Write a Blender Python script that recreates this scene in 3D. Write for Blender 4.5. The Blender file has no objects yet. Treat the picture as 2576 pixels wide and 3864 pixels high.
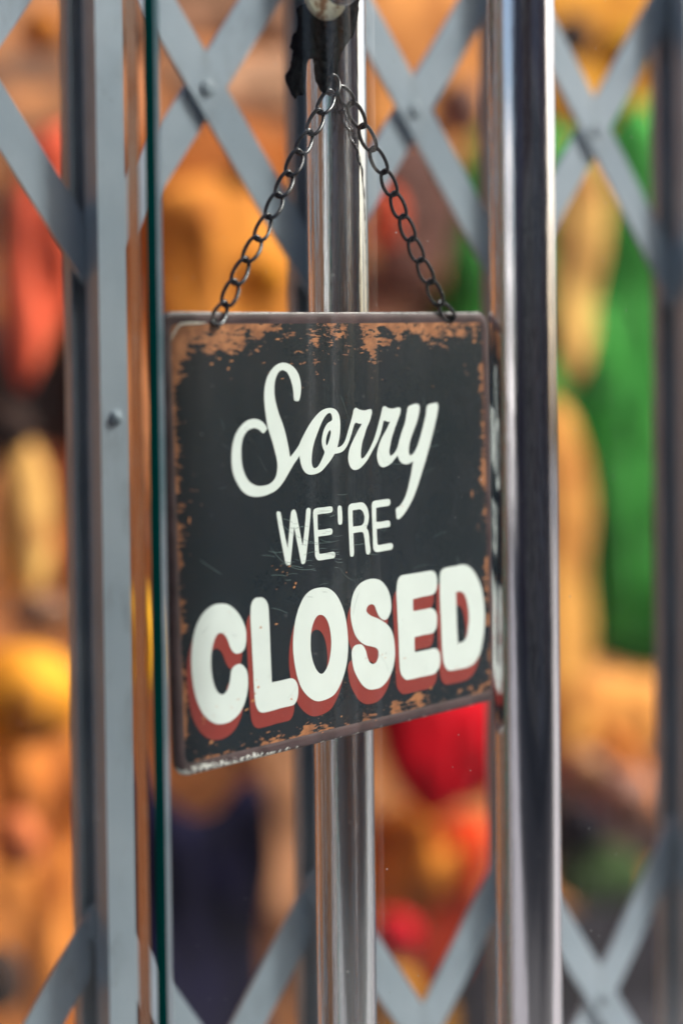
import bpy, bmesh, math, random, json
from mathutils import Vector, Matrix, noise
from mathutils.geometry import tessellate_polygon
random.seed(7)
scene = bpy.context.scene
COL = scene.collection

# ---------------------------------------------------------------- camera
PITCH, ROLL = 0.0298, 0.0118
fw = Vector((0, math.cos(PITCH), -math.sin(PITCH)))
rt = Vector((1, 0, 0)); up = rt.cross(fw)
c_, s_ = math.cos(ROLL), math.sin(ROLL)
r2 = rt*c_ - up*s_; u2 = up*c_ + rt*s_
cd = bpy.data.cameras.new('camera'); cam = bpy.data.objects.new('camera', cd); COL.objects.link(cam)
M = Matrix((r2, u2, -fw)).transposed().to_4x4(); M.translation = (0, 0, 1.5)
cam.matrix_world = M
cd.sensor_fit = 'AUTO'; cd.sensor_width = 36; cd.lens = 75
cd.clip_start = .05; cd.clip_end = 500
cd.dof.use_dof = True; cd.dof.focus_distance = 1.245; cd.dof.aperture_fstop = 2.2; cd.dof.aperture_blades = 0
scene.camera = cam

# ---------------------------------------------------------------- sky, sun, exposure
SUN_EL, SUN_AZ = 44, 84          # azimuth clockwise from +Y
w = bpy.data.worlds.new("World"); scene.world = w; w.use_nodes = True
nt = w.node_tree; bg = nt.nodes['Background']
sky = nt.nodes.new('ShaderNodeTexSky'); sky.sky_type = 'NISHITA'; sky.sun_disc = False
sky.sun_elevation = math.radians(SUN_EL); sky.sun_rotation = math.radians(SUN_AZ)
sky.air_density = 1.0; sky.dust_density = 5.0; sky.ozone_density = 0.6
nt.links.new(sky.outputs[0], bg.inputs[0]); bg.inputs[1].default_value = 0.12
sd = bpy.data.lights.new('sun', 'SUN'); sd.energy = 3.7; sd.angle = math.radians(9); sd.color = (1, .97, .93)
sun = bpy.data.objects.new('sun', sd); COL.objects.link(sun)
el, az = math.radians(SUN_EL), math.radians(SUN_AZ)
sdir = Vector((math.sin(az)*math.cos(el), math.cos(az)*math.cos(el), math.sin(el)))
sun.rotation_euler = sdir.to_track_quat('Z', 'Y').to_euler()
scene.view_settings.view_transform = 'Standard'; scene.view_settings.look = 'None'
scene.view_settings.exposure = 0.92; scene.view_settings.gamma = 1
scene.render.engine = 'CYCLES'
cy = scene.cycles
cy.use_denoising = True; cy.transparent_max_bounces = 24; cy.max_bounces = 10; cy.glossy_bounces = 6; cy.diffuse_bounces = 4
cy.sample_clamp_indirect = 8; cy.caustics_reflective = False

# ---------------------------------------------------------------- place frame: s along the shop front, N outwards, z up
A0 = Vector((-.18692, 1.40069, 0)); US = Vector((.80409, .59451, 0)).normalized(); UN = Vector((US.y, -US.x, 0))
def W(s, N, z): return A0 + US*s + UN*N + Vector((0, 0, z))
FR = Matrix((US, UN, Vector((0, 0, 1)))).transposed().to_4x4(); FR.translation = A0

# ---------------------------------------------------------------- materials
class NT:
    def __init__(s, name):
        s.m = bpy.data.materials.new(name); s.m.use_nodes = True; s.t = s.m.node_tree
        s.b = s.t.nodes['Principled BSDF']; s.o = s.t.nodes['Material Output']
    def n(s, typ, ins=None, **kw):
        nd = s.t.nodes.new('ShaderNode'+typ)
        for k, v in kw.items(): setattr(nd, k, v)
        for k, v in (ins or {}).items(): s.put(nd.inputs[k], v)
        return nd
    def put(s, sock, v):
        if isinstance(v, bpy.types.NodeSocket): s.t.links.new(v, sock)
        else: sock.default_value = v
    def math(s, op, a, b=0., c=0., clamp=False):
        nd = s.n('Math', operation=op, use_clamp=clamp)
        s.put(nd.inputs[0], a); s.put(nd.inputs[1], b); s.put(nd.inputs[2], c); return nd.outputs[0]
    def ramp(s, f, a, b):   # smooth step of f between a and b
        nd = s.n('MapRange', interpolation_type='SMOOTHSTEP'); s.put(nd.inputs[0], f); nd.inputs[1].default_value = a; nd.inputs[2].default_value = b
        return nd.outputs[0]
    def mix(s, f, a, b):
        nd = s.n('Mix', data_type='RGBA')
        s.put(nd.inputs[0], f); s.put(nd.inputs[6], a if isinstance(a, bpy.types.NodeSocket) else (*a, 1) if len(a) == 3 else a)
        s.put(nd.inputs[7], b if isinstance(b, bpy.types.NodeSocket) else (*b, 1) if len(b) == 3 else b); return nd.outputs[2]
    def obj(s, scale=(1, 1, 1)):
        tc = s.n('TexCoord'); mp = s.n('Mapping'); s.put(mp.inputs[0], tc.outputs['Object']); mp.inputs[3].default_value = scale
        return mp.outputs[0]
    def noise(s, vec, scale, detail=3, rough=.5, out=0):
        nd = s.n('TexNoise'); s.put(nd.inputs['Vector'], vec); nd.inputs['Scale'].default_value = scale
        nd.inputs['Detail'].default_value = detail; nd.inputs['Roughness'].default_value = rough; return nd.outputs[out]
    def bump(s, h, strength, dist=.001):
        nd = s.n('Bump'); nd.inputs['Strength'].default_value = strength; nd.inputs['Distance'].default_value = dist
        s.put(nd.inputs['Height'], h); s.t.links.new(nd.outputs[0], s.b.inputs['Normal'])
    def set(s, **kw):
        for k, v in kw.items():
            s.put(s.b.inputs[{'col': 'Base Color', 'rough': 'Roughness', 'metal': 'Metallic', 'spec': 'Specular IOR Level', 'coat': 'Coat Weight', 'sheen': 'Sheen Weight'}[k]], (*v, 1) if isinstance(v, tuple) and len(v) == 3 else v)
        return s.m
def cloth_mat(name, col, var=.35, sc=14, rough=.85):
    k = NT(name); v = k.obj()
    a = k.noise(v, sc, 4, .6); f = k.ramp(a, .3, .72)
    lo = tuple(c*(1-var) for c in col); hi = tuple(min(.95, c*(1+var*.6)) for c in col)
    k.set(col=k.mix(f, lo, hi), rough=rough, spec=.08)
    k.bump(k.noise(v, 420, 2), .35, .002); return k.m
MAT = {}
PAL = dict(coral=(.85,.11,.05), dkbrown=(.045,.024,.018), pale=(.98,.42,.12), redor=(.82,.20,.07), gold=(.98,.30,.025), yellow=(.98,.42,.03),
 orange=(.95,.25,.05), tan=(.84,.27,.045), dporange=(.55,.17,.04), brown=(.30,.15,.09), paletan=(.55,.30,.18), navy=(.004,.003,.018), tan2=(.5,.24,.12),
 peach=(.88,.30,.085), mauve=(.16,.075,.06), pinktan=(.62,.30,.19), green=(.055,.30,.05), crimson=(.62,.005,.015), amber=(.85,.24,.03), vivid=(.95,.06,.01),
 mustard=(.55,.23,.02), brorange=(.98,.33,.04), ltorange=(.98,.34,.08), dkmauve=(.10,.06,.055), dullbrown=(.30,.15,.11), dkgreen=(.045,.085,.025), black=(.018,.015,.022))
for k_, v_ in PAL.items(): MAT[k_] = cloth_mat('cloth_'+k_, v_, .58, 10)

# chrome: drawn tube with very fine lengthwise lines
def chrome(name, tint=(.70, .69, .72)):
    k = NT(name); v = k.obj((1, 1, .012)); h = k.noise(v, 900, 3, .6); h2 = k.noise(k.obj((1, 1, .02)), 220, 2)
    fp = k.noise(k.obj(), 60, 5, .65); sm = k.ramp(fp, .55, .75)
    k.set(col=tint, metal=1., rough=k.math('MULTIPLY_ADD', sm, .14, .04))
    k.bump(k.math('ADD', h, k.math('MULTIPLY', h2, .8)), .17, .0006); return k.m
MAT['chrome'] = chrome('polished_chrome')
# gate paint
k = NT('gate_paint'); v = k.obj(); a = k.noise(v, 9, 4); b = k.noise(v, 260, 3, .7); chip = k.ramp(k.noise(v, 70, 5, .75), .685, .70)
grime = k.math('MULTIPLY', k.ramp(k.noise(k.obj((1, 1, .4)), 38, 6, .75), .50, .72), .35)
base = k.mix(k.ramp(a, .3, .7), (.35, .425, .505), (.44, .515, .595))
k.set(col=k.mix(chip, k.mix(grime, base, (.16, .17, .18)), (.10, .09, .09)), rough=k.math('MULTIPLY_ADD', b, .16, .26), spec=.6, metal=.5); k.bump(b, .12, .0006); MAT['gate'] = k.m
k = NT('gate_rivet_paint'); rv_ = k.noise(k.obj(), 350, 3); k.set(col=k.mix(k.ramp(rv_, .4, .7), (.17, .21, .25), (.26, .31, .36)), rough=.5, spec=.4); k.bump(k.noise(k.obj(), 300), .2, .0006); MAT['rivet'] = k.m
# glass
def glass(name):
    k = NT(name); t = k.t
    g = k.n('NewGeometry'); d = k.n('VectorMath', operation='DOT_PRODUCT'); k.put(d.inputs[0], g.outputs['Incoming']); k.put(d.inputs[1], g.outputs['Normal'])
    c = k.math('ABSOLUTE', d.outputs['Value']); f = k.math('MULTIPLY_ADD', k.math('POWER', k.math('SUBTRACT', 1., c), 5.), .95, .042)
    tr = k.n('BsdfTransparent', {0: (.965, .985, .975, 1)}); gl = k.n('BsdfGlossy', {'Roughness': 0.0, 'Color': (1, 1, 1, 1)})
    m1 = k.n('MixShader', {0: f, 1: tr.outputs[0], 2: gl.outputs[0]})
    vo = k.n('TexVoronoi'); k.put(vo.inputs['Vector'], k.obj()); vo.inputs['Scale'].default_value = 95
    sz = k.math('MULTIPLY', k.noise(k.obj(), 34, 1), .115); sz = k.math('SUBTRACT', sz, .030)
    dust = k.math('LESS_THAN', vo.outputs['Distance'], sz)
    film = k.ramp(k.noise(k.obj((1.6, 1, .35)), 13, 6, .7), .5, .8)
    fac = k.math('ADD', k.math('MULTIPLY', dust, .30), k.math('MULTIPLY', film, .014), clamp=True)
    df = k.n('BsdfDiffuse', {0: (.8, .8, .78, 1)})
    m2 = k.n('MixShader', {0: fac, 1: m1.outputs[0], 2: df.outputs[0]})
    t.nodes.remove(k.b); t.links.new(m2.outputs[0], k.o.inputs[0]); return k.m
MAT['glass'] = glass('door_glass')
k = NT('glass_edge_green'); k.set(col=k.mix(k.noise(k.obj((1, 1, .2)), 60), (.0, .12, .11), (.0, .27, .25)), rough=.3, spec=.0); MAT['edge'] = k.m
k = NT('glass_edge_arris'); k.set(col=k.mix(k.ramp(k.noise(k.obj((1, 1, .5)), 14, 4, .6), .35, .65), (.25, .50, .48), (.85, .95, .92)), rough=.35, spec=.8); k.bump(k.noise(k.obj((1, 1, .3)), 500), .2, .0005); MAT['arris'] = k.m  # teal and pale streaks paint reflections into the arris colour
k = NT('glass_edge_amber'); k.set(col=(.9, .62, .45), metal=1., rough=.10); k.bump(k.noise(k.obj((1, 1, .05)), 400), .25, .0008); MAT['amber_edge'] = k.m

# ---------------------------------------------------------------- mesh helpers
def link(name, me, mat=None, parent=None, world=None, smooth=False):
    o = bpy.data.objects.new(name, me); COL.objects.link(o)
    if mat: me.materials.append(mat)
    if smooth:
        for p in me.polygons: p.use_smooth = True
    if world is not None: o.matrix_world = world
    if parent: o.parent = parent
    return o
def tag(o, label, cat, group=None, kind=None):
    if label: o['label'] = label
    if cat: o['category'] = cat
    if group: o['group'] = group
    if kind: o['kind'] = kind
    return o
def empty(name, M4=None):
    o = bpy.data.objects.new(name, None); COL.objects.link(o); o.empty_display_size = .02
    if M4 is not None: o.matrix_world = M4
    return o
def frame(loc): m = FR.copy(); m.translation = loc; return m
def tomesh(bm, name='mesh', smooth=False):
    bmesh.ops.recalc_face_normals(bm, faces=bm.faces)
    me = bpy.data.meshes.new(name); bm.to_mesh(me); bm.free()
    if smooth:
        for p in me.polygons: p.use_smooth = True
    return me
def box(bm, x0, x1, y0, y1, z0, z1):
    v = [bm.verts.new((x, y, z)) for x in (x0, x1) for y in (y0, y1) for z in (z0, z1)]
    for f in ((0,1,3,2),(4,6,7,5),(0,4,5,1),(2,3,7,6),(0,2,6,4),(1,5,7,3)): bm.faces.new([v[i] for i in f])
def bevel_all(bm, w_, seg=2, ang=.6):
    es = [e for e in bm.edges if len(e.link_faces) == 2 and e.calc_face_angle(0) > ang]
    bmesh.ops.bevel(bm, geom=es, offset=w_, segments=seg, affect='EDGES', profile=.5)
def boxmesh(x0, x1, y0, y1, z0, z1, bev=0):
    bm = bmesh.new(); box(bm, x0, x1, y0, y1, z0, z1)
    if bev: bevel_all(bm, bev)
    return tomesh(bm)
def cyl(bm, p0, p1, r, seg=32, r1=None, caps=True):
    p0 = Vector(p0); p1 = Vector(p1); d = (p1-p0).normalized(); a = d.orthogonal().normalized(); b = d.cross(a); r1 = r if r1 is None else r1
    A = [bm.verts.new(p0+(a*math.cos(t)+b*math.sin(t))*r) for t in [2*math.pi*i/seg for i in range(seg)]]
    B = [bm.verts.new(p1+(a*math.cos(t)+b*math.sin(t))*r1) for t in [2*math.pi*i/seg for i in range(seg)]]
    for i in range(seg): bm.faces.new((A[i], A[(i+1) % seg], B[(i+1) % seg], B[i]))
    if caps: bm.faces.new(A[::-1]); bm.faces.new(B)
def lathe(bm, prof, axis, org, seg=40):
    """profile of (radius, height) turned about an axis"""
    d = Vector(axis).normalized(); a = d.orthogonal().normalized(); b = d.cross(a); rings = []
    for r, h in prof:
        if r < 1e-6: rings.append([bm.verts.new(Vector(org)+d*h)])
        else: rings.append([bm.verts.new(Vector(org)+d*h+(a*math.cos(t)+b*math.sin(t))*r) for t in [2*math.pi*i/seg for i in range(seg)]])
    for A, B in zip(rings, rings[1:]):
        for i in range(seg):
            j = (i+1) % seg
            if len(A) == 1 and len(B) == 1: continue
            if len(A) == 1: bm.faces.new((A[0], B[i], B[j]))
            elif len(B) == 1: bm.faces.new((A[i], A[j], B[0]))
            else: bm.faces.new((A[i], A[j], B[j], B[i]))

# ---------------------------------------------------------------- setting: shop floor, back wall, street
k = NT('shop_wall_boards'); v = k.obj(); f = k.ramp(k.noise(v, 2.6, 3, .6), .35, .65)
f2 = k.ramp(k.noise(k.obj((1, 1, 3.5)), 5, 4, .6), .35, .7)
k.set(col=k.mix(f2, k.mix(f, (.05, .02, .012), (.40, .15, .045)), (.80, .30, .08)), rough=.7); k.bump(k.noise(k.obj((4, 4, 60)), 6, 4), .3, .004); MAT['boards'] = k.m
k = NT('dark_stained_boards'); k.set(col=k.mix(k.noise(k.obj((8, 8, 1)), 6, 4), (.05, .026, .014), (.16, .075, .035)), rough=.6); MAT['dboards'] = k.m
k = NT('shop_floor_dark'); k.set(col=k.mix(k.noise(k.obj(), 5), (.03, .028, .035), (.07, .06, .06)), rough=.5); MAT['sfloor'] = k.m
wall = empty('back_wall', FR); tag(wall, None, None, kind='structure')
zz = 0.0; i = 0
while zz < 2.9:
    h = .15
    o = link('board', boxmesh(-1.2, 4.2, -2.26, -2.22+random.uniform(-.004, .004), zz+.003, zz+h-.003, .003), MAT['boards'], wall); zz += h
side = empty('unseen_side_wall', FR); tag(side, None, None, kind='structure')  # unseen wall, added to block sky from the left and darken upright flanks
for q in range(17):
    link('board', boxmesh(-1.04+random.uniform(-.003, .003), -1.0, -2.21+q*.14+.002, -2.21+(q+1)*.14-.002, .02, 2.9, .003), MAT['dboards'], side)
fl = link('floor', boxmesh(-3, 6, -2.22, .24, -.1, .02), MAT['sfloor'], world=FR); tag(fl, None, None, kind='structure')

k = NT('paving'); v = k.obj(); br = k.n('TexBrick'); k.put(br.inputs['Vector'], v); br.inputs['Scale'].default_value = 1.6
br.inputs['Color1'].default_value = (.27, .265, .28, 1); br.inputs['Color2'].default_value = (.22, .22, .235, 1); br.inputs['Mortar'].default_value = (.18, .17, .16, 1); br.inputs['Mortar Size'].default_value = .012
k.set(col=k.mix(k.ramp(k.noise(v, 3, 5), .4, .8), br.outputs[0], (.25, .24, .23)), rough=.8); MAT['paving'] = k.m
k = NT('asphalt'); v = k.obj(); k.set(col=k.mix(k.noise(v, 2, 5), (.045, .045, .047), (.075, .074, .073)), rough=.85); k.bump(k.noise(v, 90, 3), .4, .01); MAT['asphalt'] = k.m
tag(link('pavement', boxmesh(-30, 45, .24, 3.4, -.2, 0), MAT['paving'], world=FR), None, None, kind='structure')
tag(link('road', boxmesh(-60, 90, 3.4, 8.6, -.3, -.12), MAT['asphalt'], world=FR), None, None, kind='structure')
tag(link('pavement', boxmesh(-60, 90, 8.6, 10, -.2, 0.0), MAT['asphalt'], world=FR), None, None, kind='structure')
bm = bmesh.new(); box(bm, -300, 300, -300, 300, -.5, -.34); tag(link('ground', tomesh(bm), MAT['asphalt'], world=FR), None, None, kind='structure')

def wallmat(name, c1, c2):
    k = NT(name); v = k.obj(); k.set(col=k.mix(k.ramp(k.noise(v, 1.5, 6, .65), .3, .75), c1, c2), rough=.85); return k.m
k = NT('window_glass_dark'); k.set(col=(.02, .025, .03), rough=.05, spec=.8); MAT['pane'] = k.m
WM = {'brick': wallmat('dark_brick', (.055, .035, .04), (.11, .065, .055)), 'cream': wallmat('cream_render', (.55, .50, .42), (.68, .64, .55)),
      'grey': wallmat('slate_render', (.10, .10, .13), (.16, .16, .20)), 'plum': wallmat('plum_render', (.14, .09, .11), (.20, .14, .16)), 'white': wallmat('white_paint', (.72, .73, .74), (.82, .82, .82))}
def building(s0, s1, N0, h, wm, label, storeys, trim):
    b = empty('street_house', frame(W(s0, N0, 0)))
    bm = bmesh.new(); L = s1-s0; box(bm, 0, L, 0, 6, 0, h); link('wall', tomesh(bm), WM[wm], b)
    nb = max(2, int(L/1.5)); sh = (h-.6)/storeys; wmesh = None
    for st in range(storeys):
        for q in range(nb):
            cx = (q+.5)*L/nb; ww = L/nb*.28; z0 = st*sh+(.5 if st else .1); z1 = st*sh+sh*.85
            fr = link('window', boxmesh(cx-ww, cx+ww, -.08, .02, z0, z1), WM[trim], b)
            link('pane', boxmesh(cx-ww+.07, cx+ww-.07, -.1, -.06, z0+.07, z1-.07), MAT['pane'], fr)
    for q in range(nb+1):
        link('pilaster', boxmesh(q*L/nb-.07, q*L/nb+.07, -.13, 0.01, 0, h-.2), WM[trim], b)
    link('cornice', boxmesh(-.05, L+.05, -.28, .05, h-.2, h+.05), WM[trim], b)
    tag(b, label, 'house', 'houses across the street'); return b
building(-24, -15.2, 10, 10, 'plum', 'plum coloured house with slate pilasters, farthest left across the street', 3, 'grey')
building(-15, -7.2, 10, 12, 'grey', 'slate grey house with plum pilasters left of the brick house', 3, 'plum')
building(-7, -.6, 10, 11, 'brick', 'dark brick house with cream pilasters across the street', 3, 'cream')
building(-.5, 5.0, 10, 12.5, 'grey', 'slate grey house directly opposite the shop door', 3, 'cream')
building(7.2, 11, 10, 8.5, 'plum', 'small plum house standing right of the gap across the street', 2, 'cream')
building(11.3, 15, 10, 9, 'brick', 'long dark brick house with plum pilasters, right of the small plum house', 3, 'plum')
b = building(-14, -2, 0, 9, 'white', 'white sunlit house closing the far left end of the street', 3, 'white')
b.matrix_world = Matrix.Translation(W(-48, 12, 0)) @ Matrix((-UN, -US, Vector((0, 0, 1)))).transposed().to_4x4()
building(40, 60, 10, 6, 'white', 'white painted house at the far end of the street', 2, 'grey')

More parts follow.
